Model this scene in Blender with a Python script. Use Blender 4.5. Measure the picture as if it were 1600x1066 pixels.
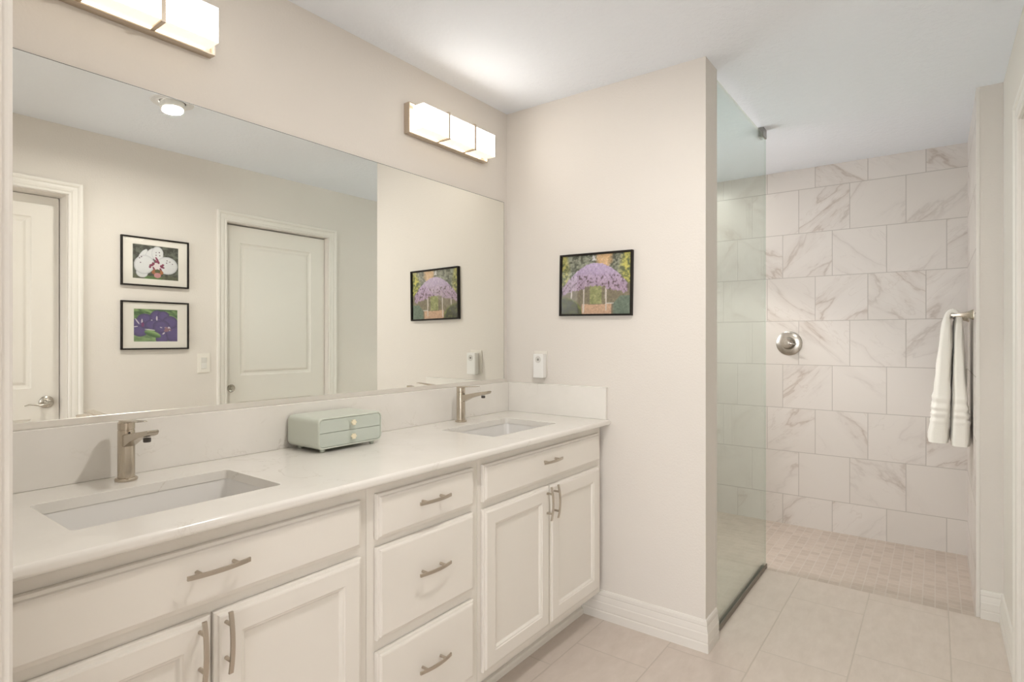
import bpy, bmesh, math, random
from mathutils import Vector, Matrix
SC = bpy.context.scene
for _o in list(bpy.data.objects):
    bpy.data.objects.remove(_o)

# ------------------------------------------------------------------ camera, world, exposure, large lights
CAM = bpy.data.cameras.new('camera')
CAM.lens = 20.06; CAM.sensor_width = 36.0; CAM.clip_start = 0.02; CAM.clip_end = 60
CAM.shift_y = -0.00225
CAMO = bpy.data.objects.new('camera', CAM); SC.collection.objects.link(CAMO)
CAMO.location = (0, -1.773, 1.2807)
CAMO.rotation_euler = (math.pi/2, 0, 0.6391 - math.pi/2)
SC.camera = CAMO
W = bpy.data.worlds.new('world'); SC.world = W; W.use_nodes = True
W.node_tree.nodes['Background'].inputs[0].default_value = (0.98, 0.99, 1.01, 1)
W.node_tree.nodes['Background'].inputs[1].default_value = 5.5
SC.view_settings.view_transform = 'Standard'
SC.view_settings.look = 'None'
SC.view_settings.gamma = 1.0
SC.view_settings.use_curve_mapping = False
SC.view_settings.exposure = 0.2
LAMP_GLASS = 8.5            # radiance of the lit glass of the vanity lights
DOWNLIGHT_W = 10.5          # watts of each recessed ceiling light
SHOWER_FILL_W = 3.0  # watts of the fill light added over the shower
SHOWER_SPOT_W = 60.0

# ------------------------------------------------------------------ measured layout (metres; mirror plane y=0, camera at x=0)
CEIL = 2.438
XP, XP2, YP = 2.348, 2.482, -1.016     # partition wall: face, back, free end
XB = 4.302                              # shower end wall
YS = -1.922                             # shower side wall (tile face)
XJ = 3.385                              # jog where the tiled wall ends
YF = -2.017                             # wall opposite the mirror
XL = 0.19                               # wall with the doorway the camera stands in
YW = 0.006                              # painted wall plane behind the mirror
CT = 0.913                              # counter top height

# ------------------------------------------------------------------ node helpers
def new_mat(name):
    m = bpy.data.materials.new(name); m.use_nodes = True
    nt = m.node_tree
    return m, nt, nt.nodes['Principled BSDF']

def link(nt, a, b): nt.links.new(a, b)

def setin(nt, sock, v):
    if isinstance(v, (int, float)): sock.default_value = v
    elif isinstance(v, (tuple, list)): sock.default_value = v
    else: nt.links.new(v, sock)

def M(nt, op, a, b=None, c=None, clamp=False):
    n = nt.nodes.new('ShaderNodeMath'); n.operation = op; n.use_clamp = clamp
    setin(nt, n.inputs[0], a)
    if b is not None: setin(nt, n.inputs[1], b)
    if c is not None: setin(nt, n.inputs[2], c)
    return n.outputs[0]

def MIX(nt, f, a, b):
    n = nt.nodes.new('ShaderNodeMix'); n.data_type = 'RGBA'
    setin(nt, n.inputs[0], f); setin(nt, n.inputs[6], a); setin(nt, n.inputs[7], b)
    return n.outputs[2]

def RAMP(nt, f, lo, hi, a=0.0, b=1.0):
    n = nt.nodes.new('ShaderNodeMapRange'); n.clamp = True
    setin(nt, n.inputs[0], f)
    n.inputs[1].default_value = lo; n.inputs[2].default_value = hi
    n.inputs[3].default_value = a; n.inputs[4].default_value = b
    return n.outputs[0]

def NOISE(nt, vec, scale, detail=2.0, rough=0.5, dist=0.0):
    n = nt.nodes.new('ShaderNodeTexNoise')
    if vec is not None: link(nt, vec, n.inputs['Vector'])
    n.inputs['Scale'].default_value = scale; n.inputs['Detail'].default_value = detail
    n.inputs['Roughness'].default_value = rough; n.inputs['Distortion'].default_value = dist
    return n.outputs['Fac']

def COMB(nt, x, y, z):
    n = nt.nodes.new('ShaderNodeCombineXYZ')
    setin(nt, n.inputs[0], x); setin(nt, n.inputs[1], y); setin(nt, n.inputs[2], z)
    return n.outputs[0]

def POS(nt):
    g = nt.nodes.new('ShaderNodeNewGeometry'); s = nt.nodes.new('ShaderNodeSeparateXYZ')
    link(nt, g.outputs['Position'], s.inputs[0])
    return g.outputs['Position'], s.outputs[0], s.outputs[1], s.outputs[2]

def BUMP(nt, p, h, strength, dist=0.002):
    b = nt.nodes.new('ShaderNodeBump')
    b.inputs['Strength'].default_value = strength; b.inputs['Distance'].default_value = dist
    setin(nt, b.inputs['Height'], h); link(nt, b.outputs[0], p.inputs['Normal'])

def plain(name, col, rough=0.5, metal=0.0, spec=0.5, coat=0.0):
    m, nt, p = new_mat(name)
    p.inputs['Base Color'].default_value = (*col, 1); p.inputs['Roughness'].default_value = rough
    p.inputs['Metallic'].default_value = metal; p.inputs['Specular IOR Level'].default_value = spec
    if coat: p.inputs['Coat Weight'].default_value = coat
    return m

def tiles(nt, u, v, u0, v0, w, h, shift, grout):
    """running-bond grid; returns grout mask, random vector per tile"""
    row = M(nt, 'FLOOR', M(nt, 'DIVIDE', M(nt, 'SUBTRACT', v, v0), h))
    uu = M(nt, 'DIVIDE', M(nt, 'SUBTRACT', M(nt, 'SUBTRACT', u, u0), M(nt, 'MULTIPLY', row, shift)), w)
    col = M(nt, 'FLOOR', uu)
    fu = M(nt, 'SUBTRACT', uu, col)
    fv = M(nt, 'SUBTRACT', M(nt, 'DIVIDE', M(nt, 'SUBTRACT', v, v0), h), row)
    du = M(nt, 'MULTIPLY', M(nt, 'MINIMUM', fu, M(nt, 'SUBTRACT', 1.0, fu)), w)
    dv = M(nt, 'MULTIPLY', M(nt, 'MINIMUM', fv, M(nt, 'SUBTRACT', 1.0, fv)), h)
    d = M(nt, 'MINIMUM', du, dv)
    g = RAMP(nt, d, grout*0.35, grout*0.65, 1.0, 0.0)
    wn = nt.nodes.new('ShaderNodeTexWhiteNoise'); wn.noise_dimensions = '3D'
    link(nt, COMB(nt, M(nt, 'ADD', col, 0.5), M(nt, 'ADD', row, 0.5), 3.7), wn.inputs['Vector'])
    s = nt.nodes.new('ShaderNodeSeparateColor'); link(nt, wn.outputs['Color'], s.inputs[0])
    return g, (s.outputs[0], s.outputs[1], s.outputs[2]), d

# ------------------------------------------------------------------ materials
def mat_wall(name, col):
    m, nt, p = new_mat(name)
    pos, x, y, z = POS(nt)
    n = NOISE(nt, pos, 130, 3.0, 0.55)
    n2 = NOISE(nt, pos, 2.5, 2.0)
    c = MIX(nt, RAMP(nt, n2, 0.3, 0.7), (*[v*0.985 for v in col], 1), (*col, 1))
    link(nt, c, p.inputs['Base Color'])
    p.inputs['Roughness'].default_value = 0.75; p.inputs['Specular IOR Level'].default_value = 0.25
    BUMP(nt, p, n, 0.28, 0.0025)
    return m

def mat_ceiling():
    m, nt, p = new_mat('ceiling_paint')
    pos, x, y, z = POS(nt)
    n = NOISE(nt, pos, 42, 3.0, 0.6)
    p.inputs['Base Color'].default_value = (0.88, 0.915, 0.97, 1)
    p.inputs['Roughness'].default_value = 0.85; p.inputs['Specular IOR Level'].default_value = 0.2
    BUMP(nt, p, RAMP(nt, n, 0.42, 0.6), 0.25, 0.003)
    return m

def mat_marble(name, axis):
    m, nt, p = new_mat(name)
    pos, x, y, z = POS(nt)
    if axis == 'y': u = M(nt, 'MULTIPLY', y, -1.0); u0 = 1.019
    else: u = x; u0 = XB - 0.10
    g, (ra, rb, rc), d = tiles(nt, u, z, u0, 0.205, 0.302, 0.299, 0.1007, 0.004)
    flip = M(nt, 'SUBTRACT', M(nt, 'MULTIPLY', M(nt, 'GREATER_THAN', rc, 0.45), 2.0), 1.0)
    uu = M(nt, 'MULTIPLY', u, flip)
    # rotate so the veins run diagonally, then stretch along them
    ca, sa = math.cos(0.72), math.sin(0.72)
    a = M(nt, 'ADD', M(nt, 'MULTIPLY', uu, ca), M(nt, 'MULTIPLY', z, sa))
    b = M(nt, 'SUBTRACT', M(nt, 'MULTIPLY', z, ca), M(nt, 'MULTIPLY', uu, sa))
    v = COMB(nt, M(nt, 'ADD', M(nt, 'MULTIPLY', a, 0.42), M(nt, 'MULTIPLY', ra, 37.0)),
             M(nt, 'ADD', M(nt, 'MULTIPLY', b, 1.25), M(nt, 'MULTIPLY', rb, 23.0)), M(nt, 'MULTIPLY', rc, 11.0))
    n1 = NOISE(nt, v, 3.1, 5.0, 0.52, 0.35)
    n2 = NOISE(nt, v, 7.5, 4.0, 0.55, 0.5)
    nm = NOISE(nt, v, 2.2, 2.0)
    v1 = RAMP(nt, M(nt, 'ABSOLUTE', M(nt, 'SUBTRACT', n1, 0.5)), 0.0, 0.016, 1.0, 0.0)
    v1s = RAMP(nt, M(nt, 'ABSOLUTE', M(nt, 'SUBTRACT', n1, 0.49)), 0.0, 0.07, 1.0, 0.0)
    v2 = RAMP(nt, M(nt, 'ABSOLUTE', M(nt, 'SUBTRACT', n2, 0.5)), 0.0, 0.014, 1.0, 0.0)
    mask = RAMP(nt, nm, 0.44, 0.60)
    t = M(nt, 'ADD', M(nt, 'MULTIPLY', v1, M(nt, 'MULTIPLY', mask, 0.46)), M(nt, 'MULTIPLY', M(nt, 'MULTIPLY', v1s, mask), 0.26))
    t = M(nt, 'ADD', t, M(nt, 'MULTIPLY', M(nt, 'MULTIPLY', v2, mask), 0.22), clamp=True)
    warm = MIX(nt, RAMP(nt, nm, 0.45, 0.62), (0.44, 0.40, 0.37, 1), (0.47, 0.39, 0.33, 1))
    base = MIX(nt, RAMP(nt, NOISE(nt, v, 1.1, 2.0), 0.3, 0.7), (0.70, 0.655, 0.605, 1), (0.75, 0.705, 0.66, 1))
    c = MIX(nt, t, base, warm)
    c = MIX(nt, g, c, (0.50, 0.46, 0.42, 1))
    link(nt, c, p.inputs['Base Color'])
    link(nt, MIX(nt, g, (0.32, 0.32, 0.32, 1), (0.8, 0.8, 0.8, 1)), p.inputs['Roughness'])
    p.inputs['Specular IOR Level'].default_value = 0.35
    BUMP(nt, p, M(nt, 'SUBTRACT', 1.0, g), 0.35, 0.001)
    return m

def mat_floor():
    m, nt, p = new_mat('floor_tile')
    pos, x, y, z = POS(nt)
    v = M(nt, 'MULTIPLY', y, -1.0)
    g, (ra, rb, rc), d = tiles(nt, x, v, 2.089, 0.56, 0.607, 0.315, 0.2, 0.0048)
    vec = COMB(nt, M(nt, 'ADD', M(nt, 'MULTIPLY', x, 1.0), M(nt, 'MULTIPLY', ra, 9.0)), M(nt, 'ADD', M(nt, 'MULTIPLY', y, 2.4), M(nt, 'MULTIPLY', rb, 9.0)), 0.0)
    n = NOISE(nt, vec, 9.0, 6.0, 0.62, 0.2)
    fine = NOISE(nt, COMB(nt, M(nt, 'MULTIPLY', x, 0.5), M(nt, 'MULTIPLY', y, 3.0), 0.0), 60.0, 3.0, 0.6)
    c = MIX(nt, RAMP(nt, n, 0.3, 0.72), (0.635, 0.55, 0.48, 1), (0.715, 0.63, 0.56, 1))
    c = MIX(nt, M(nt, 'MULTIPLY', RAMP(nt, fine, 0.4, 0.7), 0.22), c, (0.72, 0.64, 0.56, 1))
    c = MIX(nt, M(nt, 'MULTIPLY', rc, 0.18), c, (0.62, 0.54, 0.47, 1))
    c = MIX(nt, M(nt, 'MULTIPLY', g, 0.85), c, (0.56, 0.49, 0.42, 1))
    link(nt, c, p.inputs['Base Color'])
    p.inputs['Roughness'].default_value = 0.48; p.inputs['Specular IOR Level'].default_value = 0.35
    BUMP(nt, p, M(nt, 'SUBTRACT', 1.0, g), 0.4, 0.0012)
    return m

def mat_mosaic():
    m, nt, p = new_mat('shower_mosaic')
    pos, x, y, z = POS(nt)
    v = M(nt, 'MULTIPLY', y, -1.0)
    g, (ra, rb, rc), d = tiles(nt, x, v, 3.378, 0.019, 0.0505, 0.05, 0.0, 0.005)
    streak = NOISE(nt, COMB(nt, M(nt, 'MULTIPLY', x, 2.2), M(nt, 'MULTIPLY', y, 0.7), M(nt, 'MULTIPLY', ra, 5.0)), 55.0, 3.0, 0.6)
    c = MIX(nt, ra, (0.53, 0.445, 0.375, 1), (0.62, 0.53, 0.455, 1))
    c = MIX(nt, M(nt, 'MULTIPLY', RAMP(nt, streak, 0.4, 0.7), 0.35), c, (0.40, 0.335, 0.28, 1))
    c = MIX(nt, M(nt, 'MULTIPLY', g, 0.7), c, (0.62, 0.56, 0.50, 1))
    link(nt, c, p.inputs['Base Color'])
    p.inputs['Roughness'].default_value = 0.5; p.inputs['Specular IOR Level'].default_value = 0.35
    BUMP(nt, p, M(nt, 'SUBTRACT', 1.0, g), 0.4, 0.001)
    return m

def mat_quartz():
    m, nt, p = new_mat('quartz')
    pos, x, y, z = POS(nt)
    n = NOISE(nt, pos, 3.2, 6.0, 0.6, 0.9)
    v = RAMP(nt, M(nt, 'ABSOLUTE', M(nt, 'SUBTRACT', n, 0.5)), 0.0, 0.008, 1.0, 0.0)
    mask = RAMP(nt, NOISE(nt, pos, 4.0, 3.0), 0.50, 0.62)
    cl = RAMP(nt, NOISE(nt, pos, 6.0, 4.0, 0.6), 0.3, 0.7)
    base = MIX(nt, cl, (0.80, 0.77, 0.715, 1), (0.84, 0.81, 0.76, 1))
    c = MIX(nt, M(nt, 'MULTIPLY', M(nt, 'MULTIPLY', v, mask), 0.55), base, (0.60, 0.55, 0.48, 1))
    link(nt, c, p.inputs['Base Color'])
    p.inputs['Roughness'].default_value = 0.16; p.inputs['Specular IOR Level'].default_value = 0.4
    return m

def mat_metal(name, col, rough, brush=None):
    m, nt, p = new_mat(name)
    p.inputs['Metallic'].default_value = 1.0
    pos, x, y, z = POS(nt)
    sc = {'z': (1, 1, 0.03), 'x': (0.03, 1, 1), None: (1, 1, 1)}[brush]
    n = NOISE(nt, COMB(nt, M(nt, 'MULTIPLY', x, sc[0]), M(nt, 'MULTIPLY', y, sc[1]), M(nt, 'MULTIPLY', z, sc[2])), 900, 2.0)
    c = MIX(nt, n, (*[v*0.88 for v in col], 1), (*[min(1, v*1.08) for v in col], 1))
    link(nt, c, p.inputs['Base Color'])
    p.inputs['Roughness'].default_value = rough
    return m

def mat_glass(name, tint, refl=0.45):
    """thin clear pane: tinted straight-through light plus a mirror-like reflection that grows at grazing angles"""
    m = bpy.data.materials.new(name); m.use_nodes = True; nt = m.node_tree
    for n in list(nt.nodes): nt.nodes.remove(n)
    o = nt.nodes.new('ShaderNodeOutputMaterial'); t = nt.nodes.new('ShaderNodeBsdfTransparent'); t.inputs[0].default_value = (*tint, 1)
    gl = nt.nodes.new('ShaderNodeBsdfGlossy'); gl.inputs['Roughness'].default_value = 0.01; gl.inputs[0].default_value = (1, 1, 1, 1)
    fr = nt.nodes.new('ShaderNodeFresnel'); fr.inputs[0].default_value = 1.45
    mx = nt.nodes.new('ShaderNodeMixShader')
    link(nt, M(nt, 'MULTIPLY', fr.outputs[0], refl), mx.inputs[0]); link(nt, t.outputs[0], mx.inputs[1]); link(nt, gl.outputs[0], mx.inputs[2])
    link(nt, mx.outputs[0], o.inputs[0])
    return m

def mat_emit(name, col, strength):
    m = bpy.data.materials.new(name); m.use_nodes = True; nt = m.node_tree
    p = nt.nodes['Principled BSDF']
    p.inputs['Base Color'].default_value = (0.9, 0.88, 0.84, 1); p.inputs['Roughness'].default_value = 0.3
    p.inputs['Emission Color'].default_value = (*col, 1); p.inputs['Emission Strength'].default_value = strength
    return m

def mat_terry():
    m, nt, p = new_mat('terry_cloth')
    pos, x, y, z = POS(nt)
    p.inputs['Base Color'].default_value = (0.93, 0.90, 0.83, 1); p.inputs['Roughness'].default_value = 0.95
    p.inputs['Specular IOR Level'].default_value = 0.1; p.inputs['Sheen Weight'].default_value = 0.25
    BUMP(nt, p, NOISE(nt, pos, 420, 2.0, 0.6), 0.5, 0.003)
    return m

def mat_print():
    m, nt, p = new_mat('photo_print')
    a = nt.nodes.new('ShaderNodeVertexColor'); a.layer_name = 'print'
    link(nt, a.outputs[0], p.inputs['Base Color'])
    p.inputs['Roughness'].default_value = 0.4; p.inputs['Specular IOR Level'].default_value = 0.3
    return m

WALL = mat_wall('wall_paint', (0.765, 0.72, 0.665))
CEILM = mat_ceiling()
TILE_Y = mat_marble('marble_tile_end', 'y'); TILE_X = mat_marble('marble_tile_side', 'x')
FLOORM = mat_floor(); MOSAIC = mat_mosaic(); QUARTZ = mat_quartz()
TRIM = plain('trim_paint', (0.79, 0.755, 0.70), 0.35)
DOORM = plain('door_paint', (0.79, 0.755, 0.695), 0.4)
CAB = plain('cabinet_paint', (0.83, 0.79, 0.725), 0.38)
CABDARK = plain('cabinet_inside', (0.45, 0.40, 0.34), 0.7)
NICKEL = mat_metal('brushed_nickel', (0.56, 0.50, 0.42), 0.24, 'z')
NICKELX = mat_metal('brushed_nickel_bar', (0.55, 0.49, 0.42), 0.34, None)
SATIN = mat_metal('satin_nickel', (0.52, 0.49, 0.44), 0.22)
FIXT = mat_metal('fixture_metal', (0.60, 0.52, 0.43), 0.36, 'x')
CHROME = mat_metal('chrome', (0.86, 0.85, 0.83), 0.12)
DARKM = plain('dark_rubber_and_shade', (0.075, 0.065, 0.055), 0.5)
BRONZE = plain('channel_metal', (0.20, 0.175, 0.135), 0.35, 0.5)
ALU = plain('mirror_channel_metal', (0.80, 0.77, 0.72), 0.32, 0.55)
MIRROR = plain('mirror_silver', (0.93, 0.935, 0.89), 0.0, 1.0)
MEDGE = plain('mirror_edge_and_shadow', (0.12, 0.13, 0.12), 0.3)
CERAMIC = plain('sink_ceramic', (0.84, 0.82, 0.79), 0.12, coat=0.4)
WHITEP = plain('white_plastic', (0.84, 0.83, 0.80), 0.35)
WARMP = plain('warm_white_plastic', (0.82, 0.78, 0.71), 0.35)
GREYP = plain('grey_lens', (0.25, 0.24, 0.22), 0.2)
BLACKF = plain('black_frame', (0.012, 0.009, 0.007), 0.5, spec=0.25)
MATB = plain('mat_board', (0.86, 0.83, 0.76), 0.8)
MINT = plain('mint_lacquer', (0.62, 0.655, 0.575), 0.28)
MINTD = plain('mint_drawer', (0.55, 0.595, 0.53), 0.22)
CREAMK = plain('cream_knob', (0.85, 0.77, 0.57), 0.35)
GLASS = mat_glass('shower_glass', (0.90, 0.94, 0.915))
PICGLASS = mat_glass('picture_glass', (0.99, 0.99, 0.99), 0.3)
GEDGE = mat_glass('glass_edge', (0.80, 0.87, 0.83), 0.6)
LAMPG = mat_emit('lit_opal_glass', (1.0, 0.95, 0.88), LAMP_GLASS)
LAMPS = mat_emit('lit_opal_glass_underside', (1.0, 0.84, 0.62), 0.75)
LAMPE = mat_emit('lit_opal_glass_end', (1.0, 0.93, 0.80), 1.3)
LENS = mat_emit('lit_lens', (1.0, 0.98, 0.94), 14.0)
TERRY = mat_terry(); PRINT = mat_print()

# ------------------------------------------------------------------ mesh helpers (all shapes are given in world coordinates)
ORG = {}
def world_origin(o):
    return ORG.get(o.name, Vector((0, 0, 0)))

def obj(name, bm, mat, parent=None, smooth=False, kind=None, mats=None):
    """link bm as ONE mesh object; its origin is its base centre"""
    me = bpy.data.meshes.new(name)
    bmesh.ops.recalc_face_normals(bm, faces=bm.faces[:])
    xs = [v.co.x for v in bm.verts]; ys = [v.co.y for v in bm.verts]; zs = [v.co.z for v in bm.verts]
    org = Vector(((min(xs)+max(xs))/2, (min(ys)+max(ys))/2, min(zs)))
    for v in bm.verts: v.co -= org
    if smooth:
        for f in bm.faces: f.smooth = True
        for e in bm.edges:
            if len(e.link_faces) == 2 and e.calc_face_angle(0) > math.radians(38): e.smooth = False
    bm.to_mesh(me); bm.free()
    for mm in (mats or [mat]): me.materials.append(mm)
    o = bpy.data.objects.new(name, me); SC.collection.objects.link(o)
    ORG[o.name] = org
    if smooth:
        wn = o.modifiers.new('normals', 'WEIGHTED_NORMAL'); wn.keep_sharp = True; wn.weight = 80
    if parent is not None:
        o.parent = parent; o.location = org - world_origin(parent)
    else: o.location = org
    if kind: o['kind'] = kind
    return o

def thing(name, label, cat, loc, group=None):
    o = bpy.data.objects.new(name, None); SC.collection.objects.link(o)
    o.empty_display_size = 0.05; o.location = loc
    ORG[o.name] = Vector(loc)
    return tag(o, label, cat, group)

def tag(o, label, cat, group=None):
    o['label'] = label; o['category'] = cat
    if group: o['group'] = group
    return o

def merge(bm, b2, mi=0):
    me = bpy.data.meshes.new('tmp'); b2.to_mesh(me); b2.free()
    n = len(bm.faces); bm.from_mesh(me); bpy.data.meshes.remove(me)
    bm.faces.ensure_lookup_table()
    if mi:
        for f in bm.faces[n:]: f.material_index = mi
    return bm

def box(x0, x1, y0, y1, z0, z1, bev=0.0, seg=2, bm=None, mi=0):
    b = bmesh.new()
    bmesh.ops.create_cube(b, size=1.0)
    for v in b.verts:
        v.co = Vector((x0 + (v.co.x+0.5)*(x1-x0), y0 + (v.co.y+0.5)*(y1-y0), z0 + (v.co.z+0.5)*(z1-z0)))
    if bev: bmesh.ops.bevel(b, geom=b.edges[:], offset=bev, segments=seg, affect='EDGES', profile=0.5)
    if bm is None: bm = bmesh.new()
    return merge(bm, b, mi)

AX = {'x': Matrix(((0, 0, 1), (1, 0, 0), (0, 1, 0))), 'y': Matrix(((1, 0, 0), (0, 0, 1), (0, -1, 0))), 'z': Matrix.Identity(3),
      '-x': Matrix(((0, 0, -1), (1, 0, 0), (0, -1, 0))), '-y': Matrix(((1, 0, 0), (0, 0, -1), (0, 1, 0)))}
def lathe(prof, c, axis='z', n=32, bm=None, mi=0, rot=None, cap=True):
    b = bmesh.new(); A = AX[axis]; rings = []
    for r, h in prof:
        ring = []
        for i in range(n):
            a = 2*math.pi*i/n
            v = Vector((r*math.cos(a), r*math.sin(a), h)); v = A @ v
            if rot is not None: v = rot @ v
            ring.append(b.verts.new(v + Vector(c)))
        rings.append(ring)
    for k in range(len(rings)-1):
        for i in range(n):
            j = (i+1) % n
            b.faces.new((rings[k][i], rings[k][j], rings[k+1][j], rings[k+1][i]))
    if cap:
        if prof[0][0] > 1e-5: b.faces.new(rings[0][::-1])
        if prof[-1][0] > 1e-5: b.faces.new(rings[-1])
    bmesh.ops.remove_doubles(b, verts=b.verts[:], dist=1e-6)
    if bm is None: bm = bmesh.new()
    return merge(bm, b, mi)

def loft(rings, bm=None, closed_ends=True, mi=0):
    b = bmesh.new(); R = [[b.verts.new(Vector(p)) for p in r] for r in rings]; n = len(R[0])
    for k in range(len(R)-1):
        for i in range(n):
            j = (i+1) % n
            b.faces.new((R[k][i], R[k][j], R[k+1][j], R[k+1][i]))
    if closed_ends:
        b.faces.new(R[0][::-1]); b.faces.new(R[-1])
    if bm is None: bm = bmesh.new()
    return merge(bm, b, mi)

def tube(path, radii, n=12, bm=None, mi=0, flat=1.0):
    rings = []
    P = [Vector(p) for p in path]
    if not isinstance(radii, (list, tuple)): radii = [radii]*len(P)
    for i, p in enumerate(P):
        d = (P[min(i+1, len(P)-1)] - P[max(i-1, 0)]).normalized()
        up = Vector((0, 0, 1)) if abs(d.z) < 0.9 else Vector((1, 0, 0))
        s = d.cross(up).normalized(); t = s.cross(d).normalized()
        rings.append([p + s*math.cos(2*math.pi*k/n)*radii[i] + t*math.sin(2*math.pi*k/n)*radii[i]*flat for k in range(n)])
    return loft(rings, bm, True, mi)

def extrude_poly(pts, axis, a, b_, bm=None, mi=0):
    """pts: 2D outline; axis 'x': pts are (y,z); 'y': (x,z); 'z': (x,y)"""
    def P(p, t):
        return {'x': (t, p[0], p[1]), 'y': (p[0], t, p[1]), 'z': (p[0], p[1], t)}[axis]
    return loft([[P(p, a) for p in pts], [P(p, b_) for p in pts]], bm, True, mi)

def panel(x0, x1, z0, z1, loops, bm=None, back=None):
    """concentric rectangular loops (inset, y) closed by a flat centre; loops may carry separate z inset"""
    b = bmesh.new(); R = []
    for ins, y in loops:
        R.append([b.verts.new((x0+ins, y, z0+ins)), b.verts.new((x1-ins, y, z0+ins)), b.verts.new((x1-ins, y, z1-ins)), b.verts.new((x0+ins, y, z1-ins))])
    for k in range(len(R)-1):
        for i in range(4):
            j = (i+1) % 4
            b.faces.new((R[k][i], R[k][j], R[k+1][j], R[k+1][i]))
    b.faces.new(R[-1])
    if back: b.faces.new(R[0][::-1])
    if bm is None: bm = bmesh.new()
    return merge(bm, b)

def u_casing(x0, x1, z1, prof, ywall, s, z0=0.0, bm=None):
    """door casing: mitred U around an opening in a wall facing s*y"""
    rows = []
    for o, h in prof:
        y = ywall + s*h
        rows.append([(x0-o, y, z0), (x0-o, y, z1+o), (x1+o, y, z1+o), (x1+o, y, z0)])
    b = bmesh.new(); R = [[b.verts.new(p) for p in r] for r in rows]
    for k in range(len(R)-1):
        for i in range(3): b.faces.new((R[k][i], R[k][i+1], R[k+1][i+1], R[k+1][i]))
    for i in range(3): b.faces.new((R[-1][i], R[-1][i+1], R[0][i+1], R[0][i]))
    b.faces.new([r[0] for r in R]); b.faces.new([r[3] for r in R][::-1])
    if bm is None: bm = bmesh.new()
    return merge(bm, b)

def run_profile(path, prof, side=1.0, bm=None):
    """sweep a (offset, z) profile along a floor polyline with mitres; side=+1 offsets to the left of travel"""
    P = [Vector((p[0], p[1])) for p in path]; n = len(P); nm = []
    for i in range(n):
        ds = []
        if i > 0: ds.append((P[i]-P[i-1]).normalized())
        if i < n-1: ds.append((P[i+1]-P[i]).normalized())
        ns = [Vector((-d.y, d.x))*side for d in ds]
        if len(ns) == 1: nm.append(ns[0])
        else:
            k = (ns[0]+ns[1]); nm.append(k / (1+ns[0].dot(ns[1])))
    rings = [[(P[i].x+nm[i].x*o, P[i].y+nm[i].y*o, z) for o, z in prof] for i in range(n)]
    return loft(rings, bm, True)

def rrect(x0, x1, y0, y1, r, n=5):
    pts = []
    for cx, cy, a0 in ((x1-r, y1-r, 0), (x0+r, y1-r, 90), (x0+r, y0+r, 180), (x1-r, y0+r, 270)):
        for k in range(n+1):
            a = math.radians(a0 + 90*k/n); pts.append((cx+r*math.cos(a), cy+r*math.sin(a)))
    return pts

# ------------------------------------------------------------------ the setting
SK = 0.0
obj('floor', box(-0.9, 3.378, -2.3, 0.12, -0.08, 0.0), FLOORM, kind='structure')
obj('floor_shower', box(3.378, 4.42, -2.14, 0.12, -0.08, 0.0, bm=box(XP2, 3.378, -0.998, 0.12, 0.0, 0.0012)), MOSAIC, kind='structure')
obj('ceiling', box(0.07, 4.42, -2.195, 0.12, CEIL, CEIL+0.08), CEILM, kind='structure')
WX0, WX1, WZ0, WZ1 = 2.85, 3.65, 1.25, 2.10      # window added to bring daylight into the shower, unseen behind the partition
b = box(0.07, WX0, YW, 0.12, 0.0, CEIL); box(WX1, 4.42, YW, 0.12, 0.0, CEIL, bm=b)
box(WX0, WX1, YW, 0.12, 0.0, WZ0, bm=b); box(WX0, WX1, YW, 0.12, WZ1, CEIL, bm=b)
obj('wall_back', b, WALL, kind='structure')
obj('wall_partition', box(XP, XP2, YP, YW, 0.0, CEIL), WALL, kind='structure')
obj('wall_right', box(XB, 4.42, -2.195, YW, 0.0, CEIL), TILE_Y, kind='structure')
# tile cladding inside the shower
obj('wall_shower_side', box(3.388, XB, -1.934, YS, 0.0, CEIL), TILE_X, kind='structure')
b = box(XP2+0.014, WX0, YW-0.012, YW, 0.0, CEIL); box(WX1, XB, YW-0.012, YW, 0.0, CEIL, bm=b)
box(WX0, WX1, YW-0.012, YW, 0.0, WZ0, bm=b); box(WX0, WX1, YW-0.012, YW, WZ1, CEIL, bm=b)
obj('wall_shower_back', b, TILE_X, kind='structure')
b = box(WX0, WX1, 0.060, 0.100, WZ0, WZ0+0.04); box(WX0, WX1, 0.060, 0.100, WZ1-0.04, WZ1, bm=b)
box(WX0, WX0+0.04, 0.060, 0.100, WZ0+0.04, WZ1-0.04, bm=b); box(WX1-0.04, WX1, 0.060, 0.100, WZ0+0.04, WZ1-0.04, bm=b)
win = obj('added_window_1', b, TRIM, kind='structure')
obj('pane', box(WX0+0.04, WX1-0.04, 0.078, 0.082, WZ0+0.04, WZ1-0.04), PICGLASS, win)
obj('wall_shower_partition', box(XP2, XP2+0.014, YP+0.003, YW-0.012, 0.0, CEIL), TILE_Y, kind='structure')
obj('trim_1', box(3.384, 3.3885, -1.9345, YS+0.001, 0.0, CEIL, 0.001), TRIM, kind='structure')
obj('trim_2', box(XP2+0.0005, XP2+0.015, YP-0.0005, YP+0.003, 0.0, CEIL), plain('tile_edge_trim', (0.72, 0.68, 0.62), 0.35), kind='structure')
D1 = (0.264, 1.046, 2.060); D2 = (1.919, 2.704, 2.060)
b = box(0.07, D1[0], -2.155, YF, 0, CEIL)
box(D1[0], D1[1], -2.155, YF, D1[2], CEIL, bm=b); box(D1[1], D2[0], -2.155, YF, 0, CEIL, bm=b)
box(D2[0], D2[1], -2.155, YF, D2[2], CEIL, bm=b); box(D2[1], 3.388, -2.155, YF, 0, CEIL, bm=b)
box(3.388, XB, -2.155, -1.934, 0, CEIL, bm=b); box(0.07, 3.0, -2.195, -2.1552, 0, CEIL, bm=b)  # last box: unseen backing added to block light leaking past the doors
obj('wall_front', b, WALL, kind='structure')
YJ0, YJ1 = -0.818, -1.87
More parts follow.
